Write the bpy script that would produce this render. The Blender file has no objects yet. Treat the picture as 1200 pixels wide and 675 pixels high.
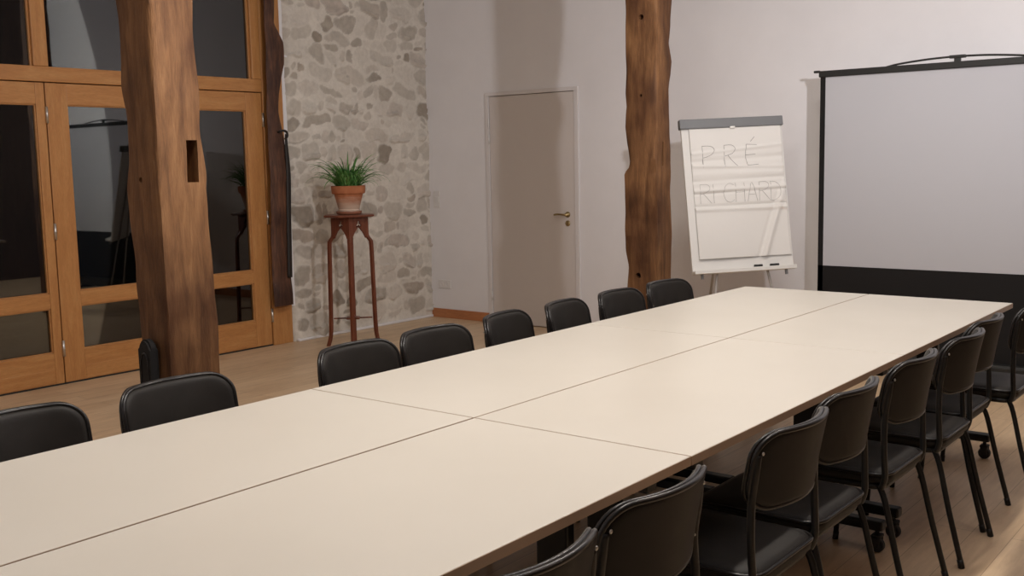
import bpy, bmesh, math, random
import numpy as np
from mathutils import Vector, Matrix
random.seed(7); RNG = np.random.default_rng(11)
C = bpy.context.scene.collection
PI = math.pi

# ------------------------------------------------------------------ camera numbers
F = 1224.84; CAM = Vector((2.5835, -5.3535, 1.4572))
RT = Vector((0.78465498, 0.61960619, -0.02011798))
UP = Vector((-0.05862143, 0.1064651, 0.99258688))
FW = Vector((-0.61715483, 0.77765889, -0.11986057))
def ray(px, py): return FW*F + RT*(px-600) + UP*(337.5-py)
def on_x(X, px, py):
    d = ray(px, py); return CAM + d*((X-CAM.x)/d.x)
def on_y(Y, px, py):
    d = ray(px, py); return CAM + d*((Y-CAM.y)/d.y)

# room sizes
WX = -4.224; WY = 1.96; TZ = 0.74; TW = 0.6927; CEIL = 4.1; RX = 3.05; BY = -8.0

# ------------------------------------------------------------------ object helpers
def link(name, me, mat=None, parent=None, smooth=False):
    o = bpy.data.objects.new(name, me); C.objects.link(o)
    if mat is not None and not me.materials: me.materials.append(mat)
    if parent is not None: o.parent = parent
    if smooth:
        for p in me.polygons: p.use_smooth = True
    return o
def from_bm(name, bm, mat=None, parent=None, smooth=False, angle=None):
    bmesh.ops.recalc_face_normals(bm, faces=bm.faces)
    me = bpy.data.meshes.new(name); bm.to_mesh(me); bm.free()
    o = link(name, me, mat, parent, smooth or angle is not None)
    if angle is not None: me.set_sharp_from_angle(angle=math.radians(angle))
    return o
def tag(o, label=None, cat=None, group=None, kind=None):
    if label: o['label'] = label
    if cat: o['category'] = cat
    if group: o['group'] = group
    if kind: o['kind'] = kind
    return o
def thing(name, label, cat, loc=(0, 0, 0), rz=0, group=None):
    o = bpy.data.objects.new(name, None); C.objects.link(o)
    o.location = loc; o.rotation_euler = (0, 0, rz); o.empty_display_size = .1
    return tag(o, label, cat, group)
def box(bm, lo, hi, bev=0, seg=2, mtx=None):
    c = [(a+b)/2 for a, b in zip(lo, hi)]; s = [abs(b-a) for a, b in zip(lo, hi)]
    r = bmesh.ops.create_cube(bm, size=1, matrix=Matrix.Translation(c) @ Matrix.Diagonal((*s, 1)))
    vs = r['verts']
    if bev > 0:
        es = list({e for v in vs for e in v.link_edges})
        rr = bmesh.ops.bevel(bm, geom=es, offset=bev, segments=seg, affect='EDGES', profile=.5)
        vs = list({v for f in rr['faces'] for v in f.verts} | {v for v in vs if v.is_valid})
    if mtx is not None: bmesh.ops.transform(bm, matrix=mtx, verts=vs)
    return vs
def tube(bm, pts, r, n=10, closed=False, caps=True, flat=1.0):
    pts = [Vector(p) for p in pts]; rs = r if isinstance(r, (list, tuple)) else [r]*len(pts)
    rings = []; N = len(pts); ref = None
    for i, p in enumerate(pts):
        a = pts[i-1] if (i > 0 or closed) else p
        b = pts[(i+1) % N] if (i < N-1 or closed) else p
        t = (b-a).normalized()
        if ref is None:
            ref = Vector((0, 0, 1)) if abs(t.z) < .9 else Vector((0, 1, 0))
        u = (ref - t*ref.dot(t)).normalized(); v = t.cross(u); ref = u
        rings.append([bm.verts.new(p + (u*math.cos(2*PI*k/n) + v*math.sin(2*PI*k/n)*flat)*rs[i]) for k in range(n)])
    M = N if closed else N-1
    for i in range(M):
        A, B = rings[i], rings[(i+1) % N]
        for k in range(n): bm.faces.new((A[k], A[(k+1) % n], B[(k+1) % n], B[k]))
    if caps and not closed:
        bm.faces.new(rings[0][::-1]); bm.faces.new(rings[-1])
def lathe(bm, prof, n=32, at=(0, 0, 0)):
    at = Vector(at); rings = []
    for r, z in prof:
        if r < 1e-6: rings.append([bm.verts.new(at+Vector((0, 0, z)))])
        else: rings.append([bm.verts.new(at+Vector((r*math.cos(2*PI*k/n), r*math.sin(2*PI*k/n), z))) for k in range(n)])
    for A, B in zip(rings, rings[1:]):
        for k in range(n):
            a, b = A[k % len(A)], A[(k+1) % len(A)]; c, d = B[(k+1) % len(B)], B[k % len(B)]
            f = []
            for v in (a, b, c, d):
                if v not in f: f.append(v)
            if len(f) > 2: bm.faces.new(f)
def smooth_path(P, n=6):
    P = [Vector(p) for p in P]; out = []
    for i in range(len(P)-1):
        p0 = P[max(i-1, 0)]; p1 = P[i]; p2 = P[i+1]; p3 = P[min(i+2, len(P)-1)]
        for k in range(n):
            t = k/n
            out.append(.5*((2*p1)+(p2-p0)*t+(2*p0-5*p1+4*p2-p3)*t*t+(3*p1-p0-3*p2+p3)*t**3))
    out.append(P[-1]); return out
def subsurf(o, lv=2):
    m = o.modifiers.new('smooth', 'SUBSURF'); m.levels = lv; m.render_levels = lv; return o

# ------------------------------------------------------------------ materials
def mat(name, col=(.8, .8, .8), rough=.5, metal=0, spec=.5, build=None):
    m = bpy.data.materials.new(name); m.use_nodes = True
    nt = m.node_tree; b = nt.nodes['Principled BSDF']
    b.inputs['Base Color'].default_value = (*col, 1); b.inputs['Roughness'].default_value = rough
    b.inputs['Metallic'].default_value = metal; b.inputs['Specular IOR Level'].default_value = spec
    if build: build(nt, b)
    return m
def N(nt, t, **kw):
    n = nt.nodes.new(t)
    for k, v in kw.items():
        if k in n.inputs: n.inputs[k].default_value = v
        else: setattr(n, k, v)
    return n
def coords(nt, scale=(1, 1, 1), rot=(0, 0, 0), kind='Object'):
    t = N(nt, 'ShaderNodeTexCoord'); m = N(nt, 'ShaderNodeMapping')
    m.inputs['Scale'].default_value = scale; m.inputs['Rotation'].default_value = rot
    nt.links.new(t.outputs[kind], m.inputs['Vector']); return m.outputs[0]
def noise(nt, vec, scale, detail=4, rough=.55, dist=0):
    n = N(nt, 'ShaderNodeTexNoise'); n.inputs['Scale'].default_value = scale; n.inputs['Detail'].default_value = detail
    n.inputs['Roughness'].default_value = rough; n.inputs['Distortion'].default_value = dist
    nt.links.new(vec, n.inputs['Vector']); return n.outputs['Fac']
def ramp(nt, fac, stops):
    r = N(nt, 'ShaderNodeValToRGB'); e = r.color_ramp.elements
    while len(e) < len(stops): e.new(.5)
    for k, (p, c) in enumerate(stops): e[k].position = p; e[k].color = (*c, 1)
    nt.links.new(fac, r.inputs[0]); return r.outputs[0]
def bump(nt, b, h, strength=.2, dist=.01):
    n = N(nt, 'ShaderNodeBump'); n.inputs['Strength'].default_value = strength; n.inputs['Distance'].default_value = dist
    nt.links.new(h, n.inputs['Height']); nt.links.new(n.outputs[0], b.inputs['Normal'])
def mix(nt, fac, a, b2, mode='MIX'):
    n = N(nt, 'ShaderNodeMix', data_type='RGBA', blend_type=mode)
    def put(i, v):
        if isinstance(v, (int, float)): n.inputs[i].default_value = v
        elif isinstance(v, tuple): n.inputs[i].default_value = (*v, 1)
        else: nt.links.new(v, n.inputs[i])
    put(0, fac); put(6, a); put(7, b2); return n.outputs[2]

def wood(name, stops, scale, gscale=1.0, rough=.55, bs=.25, knots=0, spec=.4):
    def bld(nt, b):
        v = coords(nt, scale)
        g = noise(nt, v, 9*gscale, 6, .6, .6)
        c = ramp(nt, g, stops)
        f = noise(nt, coords(nt, tuple(s*6 for s in scale)), 12*gscale, 3, .6)
        c = mix(nt, .35, c, ramp(nt, f, [(.3, (.45, .45, .45)), (.7, (1, 1, 1))]), 'MULTIPLY')
        if knots:
            k = noise(nt, coords(nt, (1, 1, .55)), knots, 3, .6)
            c = mix(nt, .8, c, ramp(nt, k, [(.38, (.30, .22, .20)), (.60, (1, 1, 1))]), 'MULTIPLY')
        nt.links.new(c, b.inputs['Base Color']); bump(nt, b, f, bs, .006)
    return mat(name, stops[1][1], rough, 0, spec, bld)

M = {}
M['old_oak'] = wood('old_oak', [(.25, (.10, .044, .018)), (.5, (.195, .092, .036)), (.75, (.29, .15, .064))], (4, 4, .5), .8, .65, .5, knots=3.2, spec=.25)
M['dark_oak'] = wood('dark_oak', [(.25, (.05, .022, .012)), (.5, (.12, .05, .026)), (.75, (.23, .10, .045))], (6, 6, .6), 1, .6, .5, knots=4)
M['frame_wood'] = wood('frame_wood', [(.2, (.43, .185, .06)), (.5, (.52, .242, .080)), (.8, (.60, .32, .12))], (4, 4, .5), .8, .38, .08)
M['frame_wood_h'] = wood('frame_wood_h', [(.2, (.43, .185, .06)), (.5, (.52, .242, .080)), (.8, (.60, .32, .12))], (4, .5, 4), .8, .38, .08)
M['skirt_wood'] = wood('skirt_wood', [(.2, (.40, .15, .06)), (.5, (.50, .20, .08)), (.8, (.58, .25, .10))], (.5, 4, 4), .8, .4, .08)
M['stand_wood'] = wood('stand_wood', [(.2, (.11, .032, .017)), (.5, (.17, .05, .025)), (.8, (.25, .08, .04))], (5, 5, .8), 1, .35, .08)

def plaster(nt, b):
    v = coords(nt, (1, 1, 1)); n1 = noise(nt, v, 2.2, 4, .6)
    c = ramp(nt, n1, [(.3, (.79, .775, .78)), (.7, (.83, .815, .82))])
    nt.links.new(c, b.inputs['Base Color']); bump(nt, b, noise(nt, v, 38, 3, .6), .12, .004)
M['plaster'] = mat('plaster', rough=.75, spec=.25, build=plaster)
M['ceiling'] = mat('ceiling_white', (.78, .77, .75), .85, 0, .2)
M['door_white'] = mat('door_white', (.66, .61, .575), .5, 0, .35)
M['trim_white'] = mat('trim_white', (.72, .69, .68), .45, 0, .4)

def floor_b(nt, b):
    # oak boards running along the table (world Y)
    t = N(nt, 'ShaderNodeTexCoord'); mp = N(nt, 'ShaderNodeMapping'); mp.inputs['Rotation'].default_value = (0, 0, PI/2)
    nt.links.new(t.outputs['Object'], mp.inputs['Vector'])
    br = N(nt, 'ShaderNodeTexBrick'); br.offset = .37
    br.inputs['Scale'].default_value = 1; br.inputs['Brick Width'].default_value = 1.9; br.inputs['Row Height'].default_value = .14
    br.inputs['Mortar Size'].default_value = .0012; br.inputs['Mortar Smooth'].default_value = .3
    br.inputs['Color1'].default_value = (.68, .495, .315, 1); br.inputs['Color2'].default_value = (.75, .565, .375, 1)
    br.inputs['Mortar'].default_value = (.34, .23, .14, 1)
    nt.links.new(mp.outputs[0], br.inputs['Vector'])
    g = noise(nt, coords(nt, (7, .6, 1)), 6, 6, .65, .5)
    c = mix(nt, .55, br.outputs['Color'], ramp(nt, g, [(.3, (.70, .66, .62)), (.65, (1, 1, 1))]), 'MULTIPLY')
    k = noise(nt, coords(nt, (3, .9, 1)), 2.6, 3, .6)
    c = mix(nt, .5, c, ramp(nt, k, [(.3, (.72, .66, .60)), (.5, (1, 1, 1))]), 'MULTIPLY')
    nt.links.new(c, b.inputs['Base Color']); bump(nt, b, g, .08, .003)
M['floor'] = mat('floor_boards', rough=.42, spec=.4, build=floor_b)

def lam(nt, b):
    v = coords(nt, (1, 1, 1)); n1 = noise(nt, v, 1.6, 3, .5)
    nt.links.new(ramp(nt, n1, [(.3, (.615, .58, .515)), (.7, (.645, .61, .545))]), b.inputs['Base Color'])
    r = N(nt, 'ShaderNodeMapRange'); r.inputs['To Min'].default_value = .30; r.inputs['To Max'].default_value = .40
    nt.links.new(noise(nt, v, 5, 3, .5), r.inputs['Value']); nt.links.new(r.outputs[0], b.inputs['Roughness'])
M['laminate'] = mat('laminate', rough=.35, spec=.4, build=lam)
M['edge_band'] = mat('edge_band', (.40, .28, .19), .4, 0, .4)
M['black_metal'] = mat('black_metal', (.008, .008, .008), .38, 0, .4)
M['black_paint'] = mat('black_paint', (.018, .018, .017), .5, 0, .4)
def leath(nt, b):
    v = coords(nt, (1, 1, 1)); bump(nt, b, noise(nt, v, 320, 2, .6), .18, .001)
    nt.links.new(ramp(nt, noise(nt, v, 9, 3), [(.3, (.013, .011, .0095)), (.7, (.019, .0165, .0145))]), b.inputs['Base Color'])
M['leather'] = mat('black_leather', rough=.55, spec=.22, build=leath)
M['piping'] = mat('glossy_piping', (.010, .009, .009), .28, 0, .45)
M['steel'] = mat('steel', (.62, .61, .59), .3, 1)
M['brass'] = mat('brass', (.42, .33, .17), .3, 1)
M['rubber'] = mat('rubber', (.02, .02, .02), .7)
M['iron'] = mat('wrought_iron', (.022, .018, .016), .55, .3)
M['grey_bar'] = mat('grey_clamp', (.17, .175, .18), .45)
M['board_white'] = mat('board_white', (.74, .725, .69), .3, 0, .5)
M['grey_leg'] = mat('grey_leg_paint', (.42, .40, .38), .4)
M['dark_boards'] = wood('dark_boards', [(.25, (.05, .028, .016)), (.5, (.085, .05, .03)), (.75, (.13, .08, .05))], (1, 6, .6), 1, .7, .3)
M['paper'] = mat('flip_paper', (.72, .70, .665), .7, 0, .2)
M['marker'] = mat('marker_ink', (.26, .24, .235), .7, 0, .2)
M['marker_faint'] = mat('marker_ink_faint', (.42, .40, .385), .7, 0, .2)
M['screen_white'] = mat('screen_white', (.49, .49, .515), .9, 0, .1)
M['screen_black'] = mat('screen_black', (.010, .009, .009), .75, 0, .25)
M['plastic_white'] = mat('plastic_white', (.74, .72, .70), .35)
M['dark_hole'] = mat('deep_mortise', (.02, .012, .008), .9)
M['soil'] = mat('potting_soil', (.035, .022, .014), .95)
def leafb(nt, b):
    v = coords(nt, (1, 1, 1))
    nt.links.new(ramp(nt, noise(nt, v, 22, 2), [(.35, (.05, .17, .04)), (.55, (.12, .29, .07)), (.75, (.32, .46, .18))]), b.inputs['Base Color'])
M['leaf'] = mat('leaf', rough=.45, spec=.4, build=leafb)
def terra(nt, b):
    v = coords(nt, (1, 1, 1)); s = N(nt, 'ShaderNodeSeparateXYZ'); nt.links.new(v, s.inputs[0])
    a = N(nt, 'ShaderNodeMath', operation='MULTIPLY_ADD'); nt.links.new(noise(nt, coords(nt, (1, 1, 5)), 9, 4, .6), a.inputs[0])
    a.inputs[1].default_value = -.10; nt.links.new(s.outputs['Z'], a.inputs[2])
    r = N(nt, 'ShaderNodeMapRange'); r.inputs['From Min'].default_value = .085; r.inputs['From Max'].default_value = -.035
    nt.links.new(a.outputs[0], r.inputs['Value'])
    base = ramp(nt, noise(nt, v, 14, 3), [(.3, (.36, .125, .055)), (.7, (.48, .19, .09))])
    nt.links.new(mix(nt, r.outputs[0], base, (.62, .50, .40)), b.inputs['Base Color'])
M['terracotta'] = mat('terracotta', rough=.8, spec=.2, build=terra)
M['saucer'] = mat('saucer_clay', (.30, .12, .065), .5)
def glassb():
    m = bpy.data.materials.new('window_glass'); m.use_nodes = True; nt = m.node_tree; nt.nodes.clear()
    o = N(nt, 'ShaderNodeOutputMaterial'); mx = N(nt, 'ShaderNodeMixShader')
    t = N(nt, 'ShaderNodeBsdfTransparent'); t.inputs[0].default_value = (.80, .84, .82, 1)
    g = N(nt, 'ShaderNodeBsdfGlossy'); g.inputs['Roughness'].default_value = .015
    fr = N(nt, 'ShaderNodeFresnel'); fr.inputs[0].default_value = 1.95
    nt.links.new(fr.outputs[0], mx.inputs[0]); nt.links.new(t.outputs[0], mx.inputs[1]); nt.links.new(g.outputs[0], mx.inputs[2])
    nt.links.new(mx.outputs[0], o.inputs[0]); return m
M['glass'] = glassb()
def stoneb(nt, b):
    a = N(nt, 'ShaderNodeAttribute'); a.attribute_name = 'stone_color'
    v = coords(nt, (1, 1, 1))
    c = mix(nt, .6, a.outputs['Color'], ramp(nt, noise(nt, v, 30, 5, .65), [(.3, (.80, .79, .77)), (.7, (1.05, 1.05, 1.05))]), 'MULTIPLY')
    nt.links.new(c, b.inputs['Base Color']); bump(nt, b, noise(nt, v, 60, 5, .65), .35, .008)
M['stone'] = mat('rubble_stone', rough=.9, spec=.15, build=stoneb)
def emis(name, col, st):
    m = mat(name, col); b = m.node_tree.nodes['Principled BSDF']
    b.inputs['Emission Color'].default_value = (*col, 1); b.inputs['Emission Strength'].default_value = st; return m
M['lamp_glass'] = emis('lamp_glass', (1, .93, .82), 3)
M['outside'] = mat('night_terrace', (.035, .034, .03), .8)

# ================================================================== SETTING
def struct(name, bm, m, parent=None, **k):
    o = from_bm(name, bm, m, parent, **k)
    if parent is None: o['kind'] = 'structure'
    return o
bm = bmesh.new(); box(bm, (WX-.30, BY-.1, -.12), (RX+.1, WY+.15, 0)); struct('floor', bm, M['floor'])
bm = bmesh.new(); box(bm, (WX-.30, BY-.1, CEIL), (RX+.1, WY+.15, CEIL+.12)); struct('ceiling', bm, M['ceiling'])
bm = bmesh.new(); box(bm, (RX, BY-.1, 0), (RX+.1, WY+.15, CEIL)); struct('wall_right', bm, M['dark_boards'])  # unseen wall, dark boarding added to keep the glazed doors' reflections dark
bm = bmesh.new(); box(bm, (WX-.30, BY-.1, 0), (RX, BY, CEIL)); struct('wall_near', bm, M['plaster'])
# end wall with an opening for the door
DX0, DX1, DZ = -3.435, -2.515, 2.035
bm = bmesh.new()
box(bm, (WX-.30, WY, 0), (DX0-.045, WY+.15, CEIL)); box(bm, (DX1+.045, WY, 0), (RX, WY+.15, CEIL))
box(bm, (DX0-.045, WY, DZ+.04), (DX1+.045, WY+.15, CEIL))
struct('wall_end', bm, M['plaster'])
bm = bmesh.new(); box(bm, (WX+.035, WY-.018, 0), (DX0-.052, WY-.0005, .085), .003); struct('baseboard_end', bm, M['skirt_wood'])
bm = bmesh.new(); box(bm, (DX1+.06, WY-.018, 0), (RX-.002, WY-.0005, .085), .003); struct('baseboard_end_right', bm, M['skirt_wood'])
# white door
bm = bmesh.new(); box(bm, (DX0, WY-.006, .008), (DX1, WY+.034, DZ), .002)
door = struct('door_1', bm, M['door_white']); door['label'] = 'flush white door closed in the white end wall'
bm = bmesh.new()
box(bm, (DX0-.045, WY-.014, 0), (DX0-.004, WY+.06, DZ+.005), .003); box(bm, (DX1+.004, WY-.014, 0), (DX1+.045, WY+.06, DZ+.005), .003)
box(bm, (DX0-.045, WY-.014, DZ+.005), (DX1+.045, WY+.06, DZ+.04), .003)
from_bm('door_frame', bm, M['trim_white'], door)
hx = DX1-.075
bm = bmesh.new()
lathe(bm, [(0, 0), (.025, 0), (.025, .006), (.012, .010), (.011, .045), (0, .045)], 20)
bmesh.ops.transform(bm, matrix=Matrix.Translation((hx, WY-.006, 1.0)) @ Matrix.Rotation(PI/2, 4, 'X'), verts=bm.verts)
tube(bm, smooth_path([(hx, WY-.048, 1.0), (hx-.03, WY-.052, 1.001), (hx-.08, WY-.05, 1.003), (hx-.118, WY-.045, .998)], 4), .0085, 10)
h = from_bm('door_handle', bm, M['brass'], door, smooth=True); h['label'] = 'brass lever handle'
bm = bmesh.new()
lathe(bm, [(0, 0), (.025, 0), (.025, .006), (.014, .010), (0, .010)], 20)
bmesh.ops.transform(bm, matrix=Matrix.Translation((hx, WY-.006, .925)) @ Matrix.Rotation(PI/2, 4, 'X'), verts=bm.verts)
k = from_bm('keyhole_rose', bm, M['brass'], door, smooth=True)
for z in (1.66, 1.80, .25):
    bm = bmesh.new(); tube(bm, [(DX0-.003, WY-.016, z-.04), (DX0-.003, WY-.016, z+.04)], .007, 10)
    from_bm('hinge', bm, M['plastic_white'], door, smooth=True)
# unseen panel added behind the white door so nothing shines through
bm = bmesh.new(); box(bm, (DX0-.045, WY+.07, 0), (DX1+.045, WY+.15, DZ+.04)); struct('door_light_block', bm, M['trim_white'])

# sockets and switches on the end wall
def wall_plate(name, label, cat, x, z, w, hh, n, rock):
    t = thing(name, label, cat, (x, WY, z))
    bm = bmesh.new(); box(bm, (-w/2, -.009, -hh/2), (w/2, -.0003, hh/2), .003); from_bm('cover_plate', bm, M['plastic_white'], t)
    for k in range(n):
        cx = (k-(n-1)/2)*.071 if n > 1 else 0
        bm = bmesh.new()
        if rock: box(bm, (cx-.026, -.014, -.026), (cx+.026, -.008, .026), .002)
        else:
            lathe(bm, [(.021, -.002), (.021, .003), (.018, .003), (.017, -.001), (0, -.001)], 20)
            bmesh.ops.transform(bm, matrix=Matrix.Translation((cx, -.009, 0)) @ Matrix.Rotation(PI/2, 4, 'X'), verts=bm.verts)
        from_bm('rocker' if rock else 'outlet', bm, M['plastic_white'] if rock else M['trim_white'], t)
    return t
wall_plate('wall_socket', 'white double power socket low on the white wall between stone wall and door', 'socket', -4.03, .32, .155, .082, 2, False)
wall_plate('light_switch', 'small white light switch at waist height beside the stone wall, left of the door', 'light switch', -4.10, 1.12, .082, .155, 1, True)

# ---- rubble stone wall (real relief)
def stone_wall():
    y0, y1, z0, z1 = .275, WY+.02, 0.0, CEIL
    st = .009; ny = int((y1-y0)/st)+1; nz = int(3.35/st)+1
    ys = np.linspace(y0, y1, ny); zs = np.linspace(z0, 3.35, nz)
    Y, Z = np.meshgrid(ys, zs)
    def vnoise(X, Y2, s, seed):
        r = np.random.default_rng(seed).random((128, 128)); a = X*s; b = Y2*s
        i = np.floor(a).astype(int); j = np.floor(b).astype(int); u = a-i; v = b-j; u = u*u*(3-2*u); v = v*v*(3-2*v)
        g = lambda p, q: r[p % 128, q % 128]
        return (g(i, j)*(1-u)+g(i+1, j)*u)*(1-v)+(g(i, j+1)*(1-u)+g(i+1, j+1)*u)*v
    wy = Y + (vnoise(Y, Z, 7, 1)-.5)*.085 + (vnoise(Y, Z, 22, 2)-.5)*.030
    wz = Z + (vnoise(Y, Z, 7, 3)-.5)*.075 + (vnoise(Y, Z, 20, 4)-.5)*.026
    hgt = np.zeros_like(Y); cid = np.full(Y.shape, -1); msk = np.zeros_like(Y)
    # stones: rounded superellipses packed in loose courses
    rg = np.random.default_rng(5); z = .04; stones = []
    while z < 3.3:
        ch = rg.uniform(.10, .185); y = y0-.02+rg.uniform(-.05, .03)
        while y < y1:
            w = rg.choice([rg.uniform(.06, .10), rg.uniform(.12, .20), rg.uniform(.20, .34)], p=[.28, .45, .27])
            if rg.random() < .25 and w < .2:
                h1 = ch*rg.uniform(.38, .6)
                stones.append((y+w/2, z+h1/2, w*.84, h1*.78)); stones.append((y+w/2+rg.uniform(-.01, .01), z+h1+(ch-h1)/2, w*rg.uniform(.5, .8), (ch-h1)*.72))
            else:
                hh = ch*rg.uniform(.7, 1.12) if w > .1 else ch*rg.uniform(.35, .75)
                stones.append((y+w/2, z+ch/2+rg.uniform(-.012, .012), w*rg.uniform(.88, .98), hh*.92))
            y += w
        z += ch
    col = np.zeros(Y.shape+(3,)); mort = np.array([.74, .695, .62])
    mtone = vnoise(Y, Z, 5, 9)
    col[:] = mort; col *= (0.93+.12*mtone)[..., None]
    for k, (cy, cz, w, hh) in enumerate(stones):
        ang = rg.uniform(-.22, .22); n = rg.uniform(1.9, 3.2)
        dark = rg.random(); base = np.array([[.43, .385, .325], [.49, .445, .385], [.54, .48, .42], [.36, .315, .26], [.47, .41, .345]][rg.integers(5)])
        vis = rg.choice([.2, .45, .72, 1.0], p=[.26, .30, .28, .16]); prot = rg.uniform(.2, 1)
        lft = max(0, 1-(cy-y0)/.28)
        vis = max(vis, .9*lft*rg.random()**.4)
        dy = wy-cy; dz = wz-cz
        sel = (abs(dy) < w) & (abs(dz) < hh*1.6)
        if not sel.any(): continue
        a = (dy[sel]*math.cos(ang)+dz[sel]*math.sin(ang)); bb = (-dy[sel]*math.sin(ang)+dz[sel]*math.cos(ang))
        tw = rg.uniform(-.5, .5); a = a*(1+tw*bb/hh*.5)
        r = (abs(a/(w/2))**n+abs(bb/(hh/2))**n)**(1/n)
        m = np.clip((1.06-r)/.16, 0, 1); m = m*m*(3-2*m)
        edge = np.clip((1.28-r)/.25, 0, 1)
        hcur = hgt[sel]; hnew = m*(.003+.032*prot)*(1-.35*np.clip(r, 0, 1)**2) - (edge*(1-m))*.008*vis
        hgt[sel] = np.where(m > 0, np.maximum(hcur, hnew), np.minimum(hcur, hnew) if True else hcur)
        inner = .86+.28*vnoise(Y[sel], Z[sel], 22, 40+k % 7)
        cc = col[sel]; t = (m*vis)[:, None]
        col[sel] = cc*(1-t)+(base[None, :]*inner[:, None])*t
        rim = (np.clip(1-abs(r-1.03)/.07, 0, 1)*.34*vis*(rg.random() < .5))[:, None]
        col[sel] = col[sel]*(1-rim)
    hgt += (vnoise(Y, Z, 3, 21)-.5)*.03+(vnoise(Y, Z, 14, 22)-.5)*.008+(vnoise(Y, Z, 45, 23)-.5)*.004
    # the left edge rounds back into the window reveal, the right edge dies into the end wall
    e = np.clip((Y-y0)/.06, 0, 1); jag = (vnoise(Z*0+.3, Z, 12, 31)-.5)*.03
    X = (WX+.03)+hgt - (1-e)**2*.05
    Yw = Y + (1-e)*jag
    me = bpy.data.meshes.new('wall_stone')
    co = np.stack([X, Yw, Z], -1).reshape(-1, 3)
    idx = np.arange(ny*nz).reshape(nz, ny)
    fc = np.stack([idx[:-1, :-1], idx[:-1, 1:], idx[1:, 1:], idx[1:, :-1]], -1).reshape(-1, 4)
    me.from_pydata(co.tolist(), [], fc.tolist())
    at = me.color_attributes.new('stone_color', 'FLOAT_COLOR', 'POINT')
    at.data.foreach_set('color', np.concatenate([col.reshape(-1, 3), np.ones((ny*nz, 1))], 1).astype(np.float32).ravel())
    o = link('wall_stone', me, M['stone'], None, True); o['kind'] = 'structure'
    o['label'] = 'rubble stone wall with pale lime mortar'
    return o
stone_wall()
bm = bmesh.new(); box(bm, (WX-.30, .30, 0), (WX-.035, WY, CEIL)); box(bm, (WX-.036, .30, 3.345), (WX+.03, WY, CEIL)); struct('wall_left', bm, M['plaster'])
# plaster reveal between timber and stone, with the small ledge
bm = bmesh.new()
box(bm, (WX-.05, .262, .30), (WX+.012, .300, 2.33), .006); box(bm, (WX-.05, .235, 2.335), (WX+.030, .318, 2.352), .004); box(bm, (WX-.05, .262, 2.352), (WX+.006, .298, CEIL), .006)
struct('trim_2', bm, M['plaster'])
bm = bmesh.new(); box(bm, (WX+.01, .29, 0), (WX+.052, WY-.002, .022), .008); struct('baseboard_stone', bm, M['plaster'])

# ---- glazed wall: frame, transom, mullions, panes, three leaves
bm = bmesh.new()
box(bm, (WX-.06, -2.70, 2.048), (WX+.012, .058, 2.148), .004)                       # transom
fr = from_bm('window_1', bm, M['frame_wood_h']); fr['kind'] = 'structure'; fr['label'] = 'orange varnished timber window framing above the doors'
for (a, b_) in ((-1.80, -1.70), (-.03, .058), (-2.78, -2.70)):
    bm = bmesh.new(); box(bm, (WX-.06, a, 2.149), (WX+.010, b_, CEIL), .004); from_bm('mullion', bm, M['frame_wood'], fr)
bm = bmesh.new(); box(bm, (WX-.06, -.885, 2.149), (WX+.010, -.805, CEIL), .004); from_bm('mullion', bm, M['frame_wood'], fr)
for (a, b_) in ((-2.70, -1.80), (-1.70, -.885), (-.805, -.03)):
    bm = bmesh.new(); box(bm, (WX-.036, a-.01, 2.14), (WX-.030, b_+.01, CEIL)); from_bm('pane', bm, M['glass'], fr)
    bm = bmesh.new()
    for (p, q, r_, s) in ((a, a+.012, 2.149, CEIL), (b_-.012, b_, 2.149, CEIL)):
        box(bm, (WX-.03, p, r_), (WX-.012, q, s), .002)
    from_bm('glazing_bead', bm, M['frame_wood'], fr)
# wall beyond the left frame edge (outside the picture)
bm = bmesh.new(); box(bm, (WX-.30, BY, 0), (WX, -3.63, CEIL)); struct('wall_left_near', bm, M['plaster'])
bm = bmesh.new(); box(bm, (WX-.06, -3.63, 0), (WX+.010, -2.785, CEIL)); struct('trim_3', bm, M['frame_wood'])
def leaf(nm, ya, yb, stA, stB, label, hinge_y=None):
    """a door leaf between ya and yb with stile widths stA (low y) / stB (high y)"""
    x0, x1 = WX-.055, WX
    bm = bmesh.new()
    box(bm, (x0, ya, .012), (x1, ya+stA, 2.042), .003); box(bm, (x0, yb-stB, .012), (x1, yb, 2.042), .003)
    d = from_bm(nm, bm, M['frame_wood']); d['kind'] = 'structure'; d['label'] = label
    a, b_ = ya+stA, yb-stB
    bm = bmesh.new()
    for (p, q) in ((1.90, 2.042), (.530, .632), (.012, .225)): box(bm, (x0+.001, a, p), (x1-.001, b_, q), .003)
    box(bm, (x1-.004, a+.004, .018), (x1+.001, b_-.004, .112), .003)
    from_bm('rail', bm, M['frame_wood_h'], d)
    for (p, q) in ((.632, 1.90), (.225, .530)):
        bm = bmesh.new(); box(bm, (WX-.034, a-.008, p-.008), (WX-.028, b_+.008, q+.008)); from_bm('pane', bm, M['glass'], d)
        bm = bmesh.new()
        for (y_, y2, z_, z2) in ((a, a+.008, p, q), (b_-.008, b_, p, q), (a, b_, p, p+.008), (a, b_, q-.008, q)):
            box(bm, (WX-.028, y_, z_), (WX-.010, y2, z2), .002)
        from_bm('glazing_bead', bm, M['frame_wood_h'], d)
    if hinge_y is not None:
        for z in (1.83, 1.05, .25):
            bm = bmesh.new(); tube(bm, [(x1+.008, hinge_y, z-.055), (x1+.008, hinge_y, z+.055)], .0095, 10)
            tube(bm, [(x1+.008, hinge_y, z-.003), (x1+.008, hinge_y, z+.003)], .0110, 10)
            from_bm('hinge', bm, M['steel'], d, smooth=True)
    return d
leaf('door_2', -2.63, -1.738, .15, .062, 'glazed orange wood door leaf at the left edge of the photo')
leaf('door_3', -1.730, -.850, .150, .13, 'glazed orange wood door leaf left of the big oak post', -1.734)
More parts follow.
